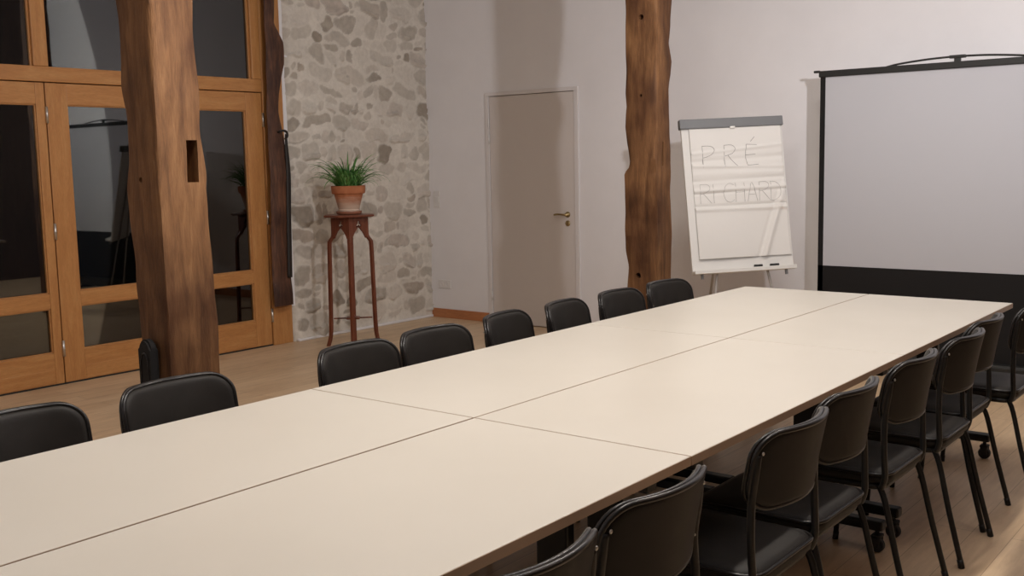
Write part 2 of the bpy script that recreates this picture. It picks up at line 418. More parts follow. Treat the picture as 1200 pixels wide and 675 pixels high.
leaf('door_4', -.846, .052, .13, .155, 'glazed orange wood door leaf right of the big oak post', .056)
bm = bmesh.new(); box(bm, (WX-.06, -2.70, 0), (WX-.001, -2.634, 2.046), .003); struct('trim_4', bm, M['frame_wood'])
bm = bmesh.new(); box(bm, (WX-.075, .060, 0), (WX+.010, .262, CEIL), .004); struct('trim_5', bm, M['frame_wood'])       # wide jamb
bm = bmesh.new(); box(bm, (WX-.06, -2.70, 0), (WX-.004, .06, .011)); struct('trim_6', bm, M['black_paint'])
# night terrace outside
bm = bmesh.new(); box(bm, (WX-5.5, -9, -.16), (WX-.31, 5, -.10)); struct('ground_outside', bm, M['outside'])

# ================================================================== OLD TIMBERS
def interp(P, z):
    P = sorted(P)
    if z <= P[0][0]: return P[0][1]
    if z >= P[-1][0]: return P[-1][1]
    for (a, u), (b_, v) in zip(P, P[1:]):
        if a <= z <= b_: return u+(v-u)*(z-a)/(b_-a)
def old_post(name, xf, yf, xl, yr, pl, pe, pr, label, material, dz=.03, hole=None):
    """hewn post: front face y=yf, right face x=xf; irregular arrises given as (z, value)"""
    nz = int(CEIL/dz); zs = [CEIL*k/nz for k in range(nz+1)]
    bm = bmesh.new(); rings = []
    rr = random.Random(3)
    def wob(z, s): return .002*math.sin(z*5.1+s)+.0018*math.sin(z*13.7+2.1*s)+.0014*math.sin(z*37+s*5)
    for z in zs:
        L = interp(pl, z); E_ = interp(pe, z); Rr = interp(pr, z)
        x1 = E_ if False else xf; ch = .012+.006*math.sin(z*4.2)+.004*math.sin(z*17)
        pts = []
        # corners: left-front, near edge, right-rear, back-left with chamfers
        c = [(L, yf), (E_, yf), (E_, Rr), (L, Rr)]
        for k, (cx, cy) in enumerate(c):
            px, py = c[k-1]; nx, ny = c[(k+1) % 4]
            d1 = Vector((px-cx, py-cy)).normalized(); d2 = Vector((nx-cx, ny-cy)).normalized()
            chh = ch*(1.0 if k == 1 else 1.3)
            pts.append(Vector((cx, cy))+d1*chh); pts.append(Vector((cx, cy))+(d1+d2)*chh*.28); pts.append(Vector((cx, cy))+d2*chh)
            for t in (.33, .66):
                q = Vector((cx, cy)).lerp(Vector((nx, ny)), t); pts.append(q)
        ring = []
        cen = sum(pts, Vector((0, 0)))/len(pts)
        for k, q in enumerate(pts):
            dirv = (q-cen).normalized(); amp = .5 if k % 5 < 3 else 1
            q = q+dirv*wob(z, k*1.3)*amp
            ring.append(bm.verts.new((q.x, q.y, z)))
        rings.append(ring)
    n = len(rings[0])
    for A, B in zip(rings, rings[1:]):
        for k in range(n): bm.faces.new((A[k], A[(k+1) % n], B[(k+1) % n], B[k]))
    bm.faces.new(rings[0][::-1]); bm.faces.new(rings[-1])
    o = from_bm(name, bm, material, None, angle=50)
    return o
def prof(fn, plane, pts, axis):
    out = []
    for px, py in pts:
        p = fn(plane, px, py); out.append((p.z, getattr(p, axis)))
    return out
def cutter(o, bms):
    """cut real holes: bms is a list of bmeshes"""
    for bmx in bms:
        bmesh.ops.recalc_face_normals(bmx, faces=bmx.faces)
        me = bpy.data.meshes.new('cut'); bmx.to_mesh(me); bmx.free()
        c = bpy.data.objects.new('cut', me); C.objects.link(c)
        m = o.modifiers.new('hole', 'BOOLEAN'); m.operation = 'DIFFERENCE'; m.object = c; m.solver = 'EXACT'
        bpy.context.view_layer.update()
        dg = bpy.context.evaluated_depsgraph_get(); nm = bpy.data.meshes.new_from_object(o.evaluated_get(dg))
        o.modifiers.clear(); old = o.data; o.data = nm; nm.name = o.name
        bpy.data.objects.remove(c)
PX, BPY = -.586, -3.285
pl = prof(on_y, BPY, [(132, 0), (137, 50), (140, 102), (145.5, 136), (149, 191), (148.5, 220), (152, 264), (158, 310), (161.5, 350), (167, 442)], 'x')
pe = [(0, PX), (4, PX)]
pr = prof(on_x, PX, [(228, 0), (232, 68), (236, 102), (237, 153), (241, 185), (244, 206), (242.5, 222), (245.5, 257), (250, 313), (252, 350), (258, 379), (260, 442)], 'y')
post = old_post('oak_post', PX, BPY, 0, 0, pl, pe, pr, '', M['old_oak'])
bmc = bmesh.new(); box(bmc, (PX-.155, -3.172, 1.408), (PX+.05, -3.126, 1.555))
bmd = bmesh.new(); tube(bmd, [(-.700, BPY-.05, 1.42), (-.700, BPY+.012, 1.42)], .010, 10)
cutter(post, [bmc, bmd])
for p in post.data.polygons: p.use_smooth = True
post.data.set_sharp_from_angle(angle=math.radians(40))
tag(post, 'big weathered oak post with a square mortise hole, standing before the glazed doors', 'wooden post')
M2Y = .035
pl = prof(on_y, M2Y, [(732, 0), (732, 60), (731, 110), (733, 125), (731, 150), (733, 166), (737.4, 190), (737, 196), (731.5, 203), (732, 240), (732.5, 293), (735.5, 312), (734, 338)], 'x')
pr = prof(on_x, PX, [(788, 0), (787, 30), (784.5, 50), (786, 58), (788.5, 72), (788, 88), (785.5, 105), (785.5, 135), (787, 170), (786, 220), (788, 300), (787, 345)], 'y')
post2 = old_post('oak_post', PX, M2Y, 0, 0, pl, [(0, PX), (4, PX)], pr, '', M['old_oak'], dz=.02)
cuts = []
for (px, py, r_) in ((751, 20, .016), (751, 112, .009), (748, 323, .018)):
    p = on_y(M2Y, px, py); b_ = bmesh.new(); tube(b_, [(p.x, M2Y-.05, p.z), (p.x, M2Y+.05, p.z)], r_, 14); cuts.append(b_)
p = on_x(PX, 777, 180); b_ = bmesh.new(); box(b_, (PX-.05, p.y-.007, p.z-.07), (PX+.03, p.y+.009, p.z+.07)); cuts.append(b_)
cutter(post2, cuts)
for p in post2.data.polygons: p.use_smooth = True
post2.data.set_sharp_from_angle(angle=math.radians(40))
tag(post2, 'slimmer rough oak post with peg holes, left of the flip chart', 'wooden post')

# gnarled timber on the jamb next to the stone wall, with its iron hook and bar
TX = WX+.10
LP = [(z, y) for z, y in prof(on_x, TX, [(310, 0), (312, 60), (314, 120), (317, 200), (320, 300), (322, 356)], 'y')]
RP = [(z, y) for z, y in prof(on_x, TX, [(323, 0), (323, 28), (328, 38), (333, 50), (334.5, 75), (330, 98), (328.5, 110), (329, 131), (332, 150), (338, 180), (341, 210), (342, 260), (343, 320), (345, 356)], 'y')]
bm = bmesh.new(); rings = []; nz = 130; zlo = .33
for k in range(nz+1):
    z = zlo+(CEIL-.005-zlo)*k/nz; L = interp(LP, z); Rr = interp(RP, z); w = Rr-L
    xo = WX+.0105; xf = TX+.006*math.sin(z*6)+.004*math.sin(z*19)
    r = [(xo, min(L+.075, Rr-.03)), (xf-.012, L), (xf, L+.014), (xf+.006, L+w*.35), (xf+.004, L+w*.7), (xf-.004, Rr-.012), (xf-.02, Rr), (xo, Rr)]
    rings.append([bm.verts.new((x, y, z)) for x, y in r])
for A, B in zip(rings, rings[1:]):
    for k in range(8): bm.faces.new((A[k], A[(k+1) % 8], B[(k+1) % 8], B[k]))
bm.faces.new(rings[0][::-1]); bm.faces.new(rings[-1])
tim = from_bm('wall_timber', bm, M['dark_oak'], None, angle=40)
tag(tim, 'gnarled dark brown timber fixed to the wall between glazed door and stone wall', 'timber')
def tp(px, py, dx=.03): return on_x(TX+dx, px, py)
bm = bmesh.new()
hk = smooth_path([tp(325, 155, -.01), tp(328, 154, .03), tp(332, 153, .035), tp(336, 155, .03), tp(336.5, 160, .03), tp(334, 163, .03)], 4)
tube(bm, hk, .010, 8)
hook = thing('iron_hook', 'black wrought iron hook with a long flat bar hanging on the gnarled timber', 'hook', (TX, .24, 1.7))
def keep(o, par):
    o.parent = par; o.matrix_parent_inverse = Matrix.Translation(par.location).inverted(); return o
o = from_bm('hook', bm, M['iron'], None, smooth=True); keep(o, hook)
bm = bmesh.new(); P = [tp(335, 157, .018), tp(336, 175, .014), tp(338, 205, .012), tp(338.5, 250, .012), tp(339.5, 300, .012), tp(340, 325, .012)]
P = smooth_path(P, 4); tube(bm, P, [.010+.014*min(1, k/8) for k in range(len(P))], 10, flat=.45)
o = from_bm('hanging_bar', bm, M['iron'], None, smooth=True); keep(o, hook)

# black padded case leaning on the foot of the big post
bm = bmesh.new()
n = 14; outline = []
for k in range(n+1):
    a = PI*k/n; outline.append((-math.cos(a)*.036, .80+math.sin(a)*.036))
outline = [(-.036, .0)]+outline+[(.036, .0)]
for s in (-1, 1):
    pass
A = [bm.verts.new((x, -.016, z)) for x, z in outline]; B = [bm.verts.new((x, .016, z)) for x, z in outline]
bm.faces.new(A); bm.faces.new(B[::-1])
for k in range(len(A)): bm.faces.new((A[k], B[k], B[(k+1) % len(A)], A[(k+1) % len(A)]))
bmesh.ops.bevel(bm, geom=[e for e in bm.edges if abs(e.verts[0].co.y-e.verts[1].co.y) < 1e-5], offset=.007, segments=3, affect='EDGES')
bmesh.ops.scale(bm, vec=(1, 1, 1.035), verts=bm.verts)
case = thing('instrument_case', 'narrow black padded case with rounded top standing against the big oak post', 'case', (-.676, -3.312, 0))
from_bm('case_body', bm, M['screen_black'], case, angle=40)
bm = bmesh.new(); tube(bm, [(-.022, -.017, z/20) for z in range(1, 16)]+[(-.021, -.017, .79), (-.012, -.017, .812), (0, -.017, .818), (.012, -.017, .812), (.021, -.017, .79)]+[(.022, -.017, z/20) for z in range(15, 0, -1)], .002, 6)
from_bm('zip', bm, M['piping'], case, smooth=True)

# ================================================================== TABLES
def make_table(L, label, x0, y0, y1, legs, name='conference_table', gap=.001):
    cx = x0+TW/2; cy = (y0+y1)/2
    t = thing(name, label, 'table', (cx, cy, 0), 0, 'white topped tables pushed together')
    hl = (y1-y0)/2-gap; hw = TW/2-gap
    bm = bmesh.new(); box(bm, (-hw+.0015, -hl+.0015, TZ-.022), (hw-.0015, hl-.0015, TZ), .0012)
    from_bm('tabletop', bm, M['laminate'], t)
    bm = bmesh.new()
    for lo, hi in (((-hw, -hl), (-hw+.0028, hl)), ((hw-.0028, -hl), (hw, hl)), ((-hw+.003, -hl), (hw-.003, -hl+.0028)), ((-hw+.003, hl-.0028), (hw-.003, hl))):
        box(bm, (lo[0], lo[1], TZ-.0235), (hi[0], hi[1], TZ-.0012))
    o = from_bm('edge_band', bm, M['edge_band'], t); o['label'] = 'brown edge strip'
    bm = bmesh.new()
    for sx in (-1, 1): box(bm, (sx*.24-.018, min(legs)-cy+.03, TZ-.060), (sx*.24+.018, max(legs)-cy-.03, TZ-.0225), .003)
    from_bm('under_frame', bm, M['black_metal'], t)
    for ly in legs:
        y = ly-cy
        bm = bmesh.new()
        box(bm, (-.29, y-.024, TZ-.075), (.29, y+.024, TZ-.0228), .004)
        box(bm, (-.05, y-.018, .10), (.05, y+.018, TZ-.07), .006)
        box(bm, (-.30, y-.026, .085), (.30, y+.026, .122), .008)
        lg = from_bm('leg', bm, M['black_metal'], t)
        for sx in (-1, 1):
            bm = bmesh.new(); xx = sx*.275
            tube(bm, [(xx, y, .055), (xx, y, .088)], .008, 8)
            box(bm, (xx-.020, y-.024, .040), (xx+.020, y-.014, .066), .004); box(bm, (xx-.020, y+.014, .040), (xx+.020, y+.024, .066), .004)
            box(bm, (xx-.020, y-.024, .058), (xx+.020, y+.024, .068), .004)
            lathe(bm, [(0, -.012), (.024, -.012), (.0275, -.008), (.0275, .008), (.024, .012), (0, .012)], 20)
            vs = bm.verts[-20*4-2:] if False else None
            from_bm('caster', bm, M['rubber'], lg, angle=40)
    return t
# the casters' wheels are built upright: helper swaps the lathe in place
_old_lathe = lathe
def caster_mesh(xx, y):
    bm = bmesh.new()
    lathe(bm, [(0, -.012), (.024, -.012), (.0275, -.008), (.0275, .008), (.024, .012), (0, .012)], 20)
    bmesh.ops.transform(bm, matrix=Matrix.Translation((xx, y, .0275)) @ Matrix.Rotation(PI/2, 4, 'X'), verts=bm.verts)
    tube(bm, [(xx, y, .055), (xx, y, .088)], .008, 8)
    for s in (-1, 1): box(bm, (xx-.016, y+s*.019-.004, .022), (xx+.016, y+s*.019+.004, .066), .003)
    box(bm, (xx-.018, y-.023, .056), (xx+.018, y+.023, .068), .003)
    return bm
def fix_casters(t):
    for lg in [c for c in t.children if c.name.startswith('leg')]:
        cs = list(lg.children)
        y = sum(v.co.y for v in lg.data.vertices)/len(lg.data.vertices)
        for s, c in zip((-1, 1), cs):
            b_ = caster_mesh(s*.275, y); bmesh.ops.recalc_face_normals(b_, faces=b_.faces)
            me = bpy.data.meshes.new('caster'); b_.to_mesh(me); b_.free(); me.materials.append(M['rubber'])
            for p in me.polygons: p.use_smooth = True
            me.set_sharp_from_angle(angle=math.radians(40)); c.data = me
S1, S2, S3 = -1.5814, -3.1564, -4.74
for x0, side in ((0, 'left'), (TW, 'right')):
    xx = x0+(-.0008 if side == 'left' else .0008)
    rows = [(S1, 0, (-1.44, -.14), 'far'), (S2, S1, (-3.015, -1.618), 'middle'), (S3, S2, (-4.60, -3.25), 'near')]
    for (a, b_, lg, pos) in rows:
        lab = {('left', 'far'): 'white table at the far left of the block, beside the flip chart',
               ('right', 'far'): 'white table at the far right of the block, nearest the projection screen',
               ('left', 'middle'): 'middle table of the left row, level with the plant stand',
               ('right', 'middle'): 'middle table of the right row of the white table block',
               ('left', 'near'): 'nearest white table of the left row, cut by the photo left edge',
               ('right', 'near'): 'nearest white table of the right row, cut by the photo bottom edge'}[(side, pos)]
        g = .0011 if pos != 'near' else .0020
        if side == 'right' and pos == 'far': b2 = b_
        t = make_table(b_-a, lab, xx, a, b_, lg, gap=.0009 if pos != 'near' else .0019)
        fix_casters(t)

# ================================================================== CHAIRS
def back_surface(u, v, off=0.0):
    """u -1..1 across, v 0..1 up; chair faces +X"""
    z = .610+.198*v
    x = -.208-.026*v-.010*v*v
    x += -.062*(1-u*u) + .047
    return Vector((x+off, u*.198, z))
def rounded_outline(w, h, r, n=7):
    """closed loop of (s,t) in metres centred, rounded rectangle"""
    P = []
    for cx, cy, a0 in ((w-r, h-r, 0), (-w+r, h-r, PI/2), (-w+r, -h+r, PI), (w-r, -h+r, 1.5*PI)):
        for k in range(n+1):
            a = a0+PI/2*k/n; P.append((cx+r*math.cos(a), cy+r*math.sin(a)))
    out = []                                   # add points along the straight sides
    for k, (x, y) in enumerate(P):
        nx, ny = P[(k+1) % len(P)]; out.append((x, y)); m = int(math.hypot(nx-x, ny-y)/.022)
        out += [(x+(nx-x)*q/(m+1), y+(ny-y)*q/(m+1)) for q in range(1, m+1)]
    return out
def make_chair():
    root = thing('conference_chair', '', 'chair')
    # padded backrest: grid over rounded rectangle, polar rings
    W, H = .198, .099
    def S(s, t, off): return back_surface(s/W, (t+H)/(2*H), off)
    ol = rounded_outline(W, H, .064, 8)
    bm = bmesh.new()
    def shell(offs):
        rings = []
        for sc, off in offs:
            rings.append([bm.verts.new(S(a*sc, b*sc, off)) for a, b in ol])
        for A, B in zip(rings, rings[1:]):
            for k in range(len(A)): bm.faces.new((A[k], A[(k+1) % len(A)], B[(k+1) % len(A)], B[k]))
        return rings
    seq = [(k/10, .019) for k in range(1, 8)]+[(.8, .0188), (.87, .0175), (.92, .0145), (.953, .009), (.972, .0), (.975, -.008), (.94, -.014), (.87, -.015)]+[(k/10, -.015) for k in range(8, 0, -1)]
    R_ = shell(seq)
    bm.faces.new(R_[0]); bm.faces.new(R_[-1][::-1])
    back = from_bm('backrest', bm, M['leather'], root, angle=60)
    bm = bmesh.new(); tube(bm, [S(a*.985, b*.985, .0035) for a, b in ol], .0058, 8, closed=True)
    from_bm('piping', bm, M['piping'], back, smooth=True)
    bm = bmesh.new(); tube(bm, [S(a*.985, b*.985, -.0085) for a, b in ol], .0065, 8, closed=True)
    from_bm('piping', bm, M['piping'], back, smooth=True)
    for s in (-1, 1):
        for (t_) in (-.070, .050):
            p = S(s*.184, t_, -.0175)
            bm = bmesh.new(); bmesh.ops.create_uvsphere(bm, u_segments=10, v_segments=6, radius=.0048, matrix=Matrix.Translation(p) @ Matrix.Diagonal((.6, 1, 1, 1)))
            sc = from_bm('screw', bm, M['steel'], back, smooth=True)
    # seat cushion
    bm = bmesh.new(); sl = rounded_outline(.2, .197, .055, 7)
    def sp(a, b, z):   # a along x, b along y, slightly narrower at the rear and dished
        w = 1-.05*(.2-a)/.4
        return Vector((a, b*w, z-.010*(max(0, 1-(a/.2)**2))*(1-(b/.205)**2)-(.012*max(0, (a-.1)/.1)**2)))
    rings = []
    for sc, z in ((.1, .462), (.5, .463), (.85, .461), (.95, .455), (.99, .444), (1.0, .432), (.99, .420), (.95, .414), (.5, .412), (.1, .412)):
        rings.append([bm.verts.new(sp(a*sc, b*sc, z)) for a, b in sl])
    for A, B in zip(rings, rings[1:]):
        for k in range(len(A)): bm.faces.new((A[k], A[(k+1) % len(A)], B[(k+1) % len(A)], B[k]))
    bm.faces.new(rings[0]); bm.faces.new(rings[-1][::-1])
    seat = from_bm('seat', bm, M['leather'], root, angle=60)
    bm = bmesh.new(); tube(bm, [sp(a*1.0, b*1.0, .447) for a, b in sl], .005, 8, closed=True)
    from_bm('piping', bm, M['piping'], seat, smooth=True)
    # frame under the seat
    bm = bmesh.new(); fl = rounded_outline(.165, .175, .04, 4); tube(bm, [(a-.01, b, .404) for a, b in fl], .011, 8, closed=True)
    from_bm('seat_frame', bm, M['black_metal'], root, smooth=True)
    # two uprights carrying the back
    for s in (-1, 1):
        bm = bmesh.new(); P = [(-.178, s*.186, .405), (-.190, s*.190, .44), (-.188, s*.193, .50), (-.186, s*.194, .56), Vector(S(s*.188, -.07, -.014)), Vector(S(s*.189, .0, -.013)), Vector(S(s*.187, .045, -.008))]
        tube(bm, smooth_path(P, 4), .0100, 10)
        from_bm('upright', bm, M['black_metal'], root, smooth=True)
    for s in (-1, 1):
        bm = bmesh.new(); tube(bm, smooth_path([(-.168, s*.178, .410), (-.190, s*.181, .36), (-.228, s*.187, .20), (-.280, s*.194, .004)], 4), .0100, 10)
        tube(bm, [(-.2795, s*.194, .0), (-.272, s*.193, .03)], .0112, 10)
        from_bm('leg', bm, M['black_metal'], root, smooth=True)
    for s in (-1, 1):
        bm = bmesh.new(); tube(bm, smooth_path([(.135, s*.150, .408), (.155, s*.155, .34), (.175, s*.160, .18), (.190, s*.165, .004)], 4), .0100, 10)
        tube(bm, [(.1895, s*.165, .0), (.187, s*.164, .03)], .0112, 10)
        from_bm('leg', bm, M['black_metal'], root, smooth=True)
    return root
proto = make_chair(); used = [False]
def copy_tree(o, parent=None):
    c = o.copy(); C.objects.link(c)
    if parent is not None: c.parent = parent
    for ch in list(o.children): copy_tree(ch, c)
    return c
def place(x, y, deg, label, group):
    o = proto if not used[0] else copy_tree(proto); used[0] = True
    o.location = (x, y, 0); o.rotation_euler = (0, 0, math.radians(deg)); o['label'] = label; o['group'] = group
    return o
GL, GR = 'black chairs along the left side of the tables', 'black chairs along the right side of the tables'
left = [(0.015, -4.03, 0, 'black padded chair cut by the left edge of the photo'),
        (0.015, -3.527, 0, 'black padded chair in front of the big oak post'),
        (0.025, -2.775, 2, 'black padded chair in front of the plant stand'),
        (0.02, -2.362, 0, 'black padded chair in front of the baseboard corner, just right of the plant stand'),
        (0.01, -1.862, 11, 'black padded chair at the hinge side of the white door'),
        (0.01, -1.428, 9, 'black padded chair at the handle side of the white door'),
        (0.01, -0.990, 1, 'black padded chair just left of the slim oak post, overlapping its edge'),
        (0.01, -0.535, -4, 'black padded chair between the slim oak post and the flip chart')]
for x, y, d, l in left: place(x, y, d, l, GL)
right = [(1.35, -4.02, 0, 'nearest black chair on the right, mostly cut by the bottom edge of the photo'),
         (1.325, -3.565, 0, 'second nearest black chair on the right side of the tables'),
         (1.335, -2.92, 0, 'third black chair from the camera on the right side, steel screw glinting on its back'),
         (1.31, -2.475, 0, 'fourth black chair from the camera on the right side of the tables'),
         (1.315, -1.93, 0, 'fifth black chair from the camera on the right side of the tables'),
         (1.33, -1.41, 0, 'sixth black chair from the camera on the right side, legs clear against the floor'),
         (1.295, -0.99, 0, 'second farthest black chair on the right side, close to its neighbour'),
         (1.355, -0.46, 0, 'farthest black chair on the right, cut by the right edge of the photo')]
for x, y, d, l in right: place(x, y, 180+d, l, GR)

# ================================================================== FLIP CHART
FW_, FH_ = .70, .985
fc = thing('flip_chart', 'white flip chart easel with a grey clamp bar and handwritten sheet', 'flip chart', (0, 0, 0))
yaw, tilt, roll = .80, .186, .028
nrm = Vector((math.sin(yaw), -math.cos(yaw), 0)); tt = Vector((math.cos(yaw), math.sin(yaw), 0)); zz = Vector((0, 0, 1))
uu = math.cos(tilt)*zz-math.sin(tilt)*nrm
t2 = math.cos(roll)*tt+math.sin(roll)*uu; u2 = -math.sin(roll)*tt+math.cos(roll)*uu; n2 = t2.cross(u2)
FM = Matrix((( t2.x, u2.x, n2.x, -.579), (t2.y, u2.y, n2.y, 1.07), (t2.z, u2.z, n2.z, 1.205), (0, 0, 0, 1)))   # local: x right, y up, z out to the viewer
def fpart(name, bm, m, par=fc, **k):
    bmesh.ops.transform(bm, matrix=FM, verts=bm.verts); return from_bm(name, bm, m, par, **k)
bm = bmesh.new(); box(bm, (-FW_/2, -FH_/2, -.020), (FW_/2, FH_/2, 0), .004); board = fpart('board', bm, M['board_white'])
bm = bmesh.new(); box(bm, (-FW_/2-.012, FH_/2-.035, -.026), (FW_/2+.006, FH_/2+.030, .022), .006); cl = fpart('clamp_bar', bm, M['grey_bar'])
cl['label'] = 'grey clamp bar'
bm = bmesh.new(); box(bm, (-.018, FH_/2-.043, .0), (.018, FH_/2-.028, .024), .004); fpart('clamp_catch', bm, M['board_white'])
bm = bmesh.new(); box(bm, (-FW_/2, -FH_/2-.022, -.02), (FW_/2, -FH_/2-.002, .055), .004); box(bm, (-FW_/2, -FH_/2-.010, .048), (FW_/2, -FH_/2+.004, .055), .002)
tray = fpart('pen_tray', bm, M['board_white'])
for s in (-1, 1):
    bm = bmesh.new(); tube(bm, [(s*.29, -FH_/2-.02, .012), (s*.29, -FH_/2-.055, .012)], .010, 10); fpart('clamp_screw', bm, M['grey_bar'])
# paper sheet with creases
def paper_h(a, b):
    """relief of the sheet, a 0..1 across, b 0..1 up"""
    z = .010
    for c, w, s, am in ((.83, .012, .05, .004), (.755, .020, .02, -.005), (.70, .013, -.03, .005), (.60, .014, .01, -.004), (.525, .018, .012, .0065), (.505, .010, .012, -.004), (.40, .012, .0, -.007), (.375, .016, -.01, .006), (.645, .02, 0, .003)):
        d = b-(c+s*(a-.5)); z += 1.5*am*math.exp(-(d/w)**2)*(1-.25*math.sin(a*7+c*30))
    d = (a-(.66+.52*b))                       # diagonal fold lower right
    fade = 1/(1+math.exp((b-.50)*18))
    z += (.016*math.exp(-((d-.05)/.035)**2)-.008*math.exp(-(d/.03)**2))*fade
    z += .004*math.sin(a*5+b*3)*math.sin(b*9)+.010*(1-b)**3*(.5+.5*math.sin(a*6))
    return z
PW, PH = .635, .875; px0 = -.300; py0 = FH_/2-.035-PH
bm = bmesh.new(); na, nb = 110, 150; gr = []
for j in range(nb+1):
    row = []
    for i in range(na+1):
        a, b = i/na, j/nb; row.append(bm.verts.new((px0+PW*a, py0+PH*b, paper_h(a, b))))
    gr.append(row)
for j in range(nb):
    for i in range(na): bm.faces.new((gr[j][i], gr[j][i+1], gr[j+1][i+1], gr[j+1][i]))
pap = fpart('paper_sheet', bm, M['paper'], smooth=True)
m_ = pap.modifiers.new('thick', 'SOLIDIFY'); m_.thickness = .0012; m_.offset = -1
# handwriting: PRÉ / RICHARD
def A_(pts): return pts
G = {
 'P': [[(0, 0), (.02, 1)], [(.02, 1), (.45, .98), (.62, .82), (.5, .62), (.25, .5), (.03, .45)]],
 'R': [[(0, 0), (.04, 1)], [(.04, 1), (.42, 1.0), (.58, .84), (.45, .62), (.06, .5)], [(.2, .52), (.4, .28), (.62, 0)]],
 'É': [[(.06, 0), (.0, .5), (.08, 1)], [(.08, 1), (.6, .96)], [(.0, .50), (.5, .52)], [(.06, 0), (.62, .04)], [(.3, 1.12), (.52, 1.34)]],
 'I': [[(.1, 0), (.1, 1)]],
 'C': [[(.6, .9), (.35, 1.0), (.08, .8), (.0, .45), (.12, .1), (.38, 0), (.6, .14)]],
 'H': [[(0, 0), (.03, 1)], [(.02, .5), (.5, .52)], [(.5, 0), (.52, 1)]],
 'A': [[(0, 0), (.28, 1), (.56, 0)], [(.1, .36), (.46, .36)]],
 'D': [[(0, 0), (.04, 1)], [(.0, 1), (.35, .95), (.58, .6), (.5, .2), (.2, 0), (0, .0)]],
}
def write(word, a0, b0, h_, adv, hs=None):
    for i, chh in enumerate(word):
        bm = bmesh.new()
        for stroke in G[chh]:
            P = []
            for (x, y) in smooth_path([(p_[0], p_[1], 0) for p_ in stroke], 5) if False else [(q.x, q.y) for q in smooth_path([(p_[0], p_[1], 0) for p_ in stroke], 5)]:
                a = a0+i*adv+x*h_*.95*PH/PW; b = b0+y*h_+.012*i*0
                P.append(Vector((px0+PW*a, py0+PH*b, paper_h(a, b)+.0008)))
            tube(bm, P, .0036, 6, flat=.4)
        o = fpart('pen_letter', bm, hs or M['marker'], pap, smooth=True)
write('PRÉ', .125, .700, .165, .235)
write('RICHARD', .065, .425, .145, .128, M['marker_faint'])
# pens on the tray
for (xx, ln) in ((.065, .055), (.175, .06)):
    bm = bmesh.new(); tube(bm, [(xx, -FH_/2+.012, .030), (xx+ln, -FH_/2+.012, .030)], .0085, 10)
    bmesh.ops.transform(bm, matrix=FM @ Matrix.Translation((0, 0, 0)), verts=bm.verts)
    o = from_bm('marker_pen', bm, M['black_paint'], None, smooth=True)
    tag(o, 'short dark marker pen on the flip chart tray, '+('left of the two' if xx < .1 else 'right of the two'), 'marker pen', 'pens on the flip chart tray')
# legs: two front, one rear
def W(v): return FM @ Vector(v)
legs = [(W((-.20, -FH_/2+.05, -.03)), Vector((-.20*tt.x, -.20*tt.y, 0))), ]
top_c = W((0, .30, -.035)); base_c = W((0, -FH_/2, -.02))
for s in (-1, 1):
    a = W((s*.05, .25, -.035)); a0 = W((-.165 if s < 0 else .17, -FH_/2+.03, -.035)); d_ = (a0-a)
    d_ = d_*(a.z/(a.z-a0.z)); foot = a+d_; foot.z = .0
    bm = bmesh.new(); tube(bm, [a, a0, foot], .009, 10); from_bm('leg', bm, M['grey_leg'], fc, smooth=True)
a = W((0, .34, -.040)); foot = Vector((a.x, a.y, 0))-nrm*.62
bm = bmesh.new(); tube(bm, [a, foot], .009, 10); from_bm('leg', bm, M['grey_leg'], fc, smooth=True)

# ================================================================== PROJECTION SCREEN
SY = 1.60; SX0, SXC = -.193, .655; SX1 = 2*SXC-SX0
sc = thing('projection_screen', 'portable projection screen with black border and white fabric on the right', 'projection screen', (SXC, SY, 0))
def sp_(name, bm, m, par=sc, **k):
    bmesh.ops.translate(bm, vec=(-SXC, -SY, 0), verts=bm.verts); return from_bm(name, bm, m, par, **k)
bm = bmesh.new(); box(bm, (SX0, SY-.002, .705), (SX1, SY+.001, 1.982)); sp_('white_fabric', bm, M['screen_white'])
bm = bmesh.new()
box(bm, (SX0-.036, SY-.003, .13), (SX0, SY+.001, 1.99)); box(bm, (SX1, SY-.003, .13), (SX1+.036, SY+.001, 1.99)); box(bm, (SX0-.036, SY-.003, .13), (SX1+.036, SY+.001, .705))
sp_('black_border', bm, M['screen_black'])
bm = bmesh.new(); box(bm, (SX0-.045, SY-.016, 1.981), (SX1+.045, SY+.016, 2.024), .006); box(bm, (SX0-.082, SY-.012, 2.012), (SX0-.04, SY+.012, 2.028), .004); box(bm, (SX1+.04, SY-.012, 2.012), (SX1+.082, SY+.012, 2.028), .004)
sp_('top_bar', bm, M['black_paint'])
bm = bmesh.new()
for s in (-1, 1):
    tube(bm, smooth_path([(SXC, SY+.0, 2.056), (SXC+s*.18, SY+.0, 2.050), (SXC+s*.36, SY, 2.034), (SXC+s*.44, SY, 2.020)], 4), .0065, 8)
box(bm, (SXC-.05, SY-.014, 2.044), (SXC+.05, SY+.014, 2.064), .005); box(bm, (SXC-.02, SY-.010, 2.02), (SXC+.02, SY+.010, 2.05), .004)
sp_('lifting_arm', bm, M['black_paint'])
bm = bmesh.new(); box(bm, (SX0-.09, SY-.06, .03), (SX1+.09, SY+.06, .135), .02, 3); sp_('floor_case', bm, M['black_paint'])
for s in (-1, 1):
    bm = bmesh.new(); xx = SXC+s*.62; box(bm, (xx-.02, SY-.22, 0), (xx+.02, SY+.22, .031), .008); sp_('foot', bm, M['black_paint'])
for s in (-1, 1):
    bm = bmesh.new(); tube(bm, [(SXC+s*.80, SY+.028, .13), (SXC, SY+.028, 1.05), (SXC+s*.40, SY+.028, 1.98)], .010, 8)
    sp_('scissor_strut', bm, M['black_paint'], smooth=True)

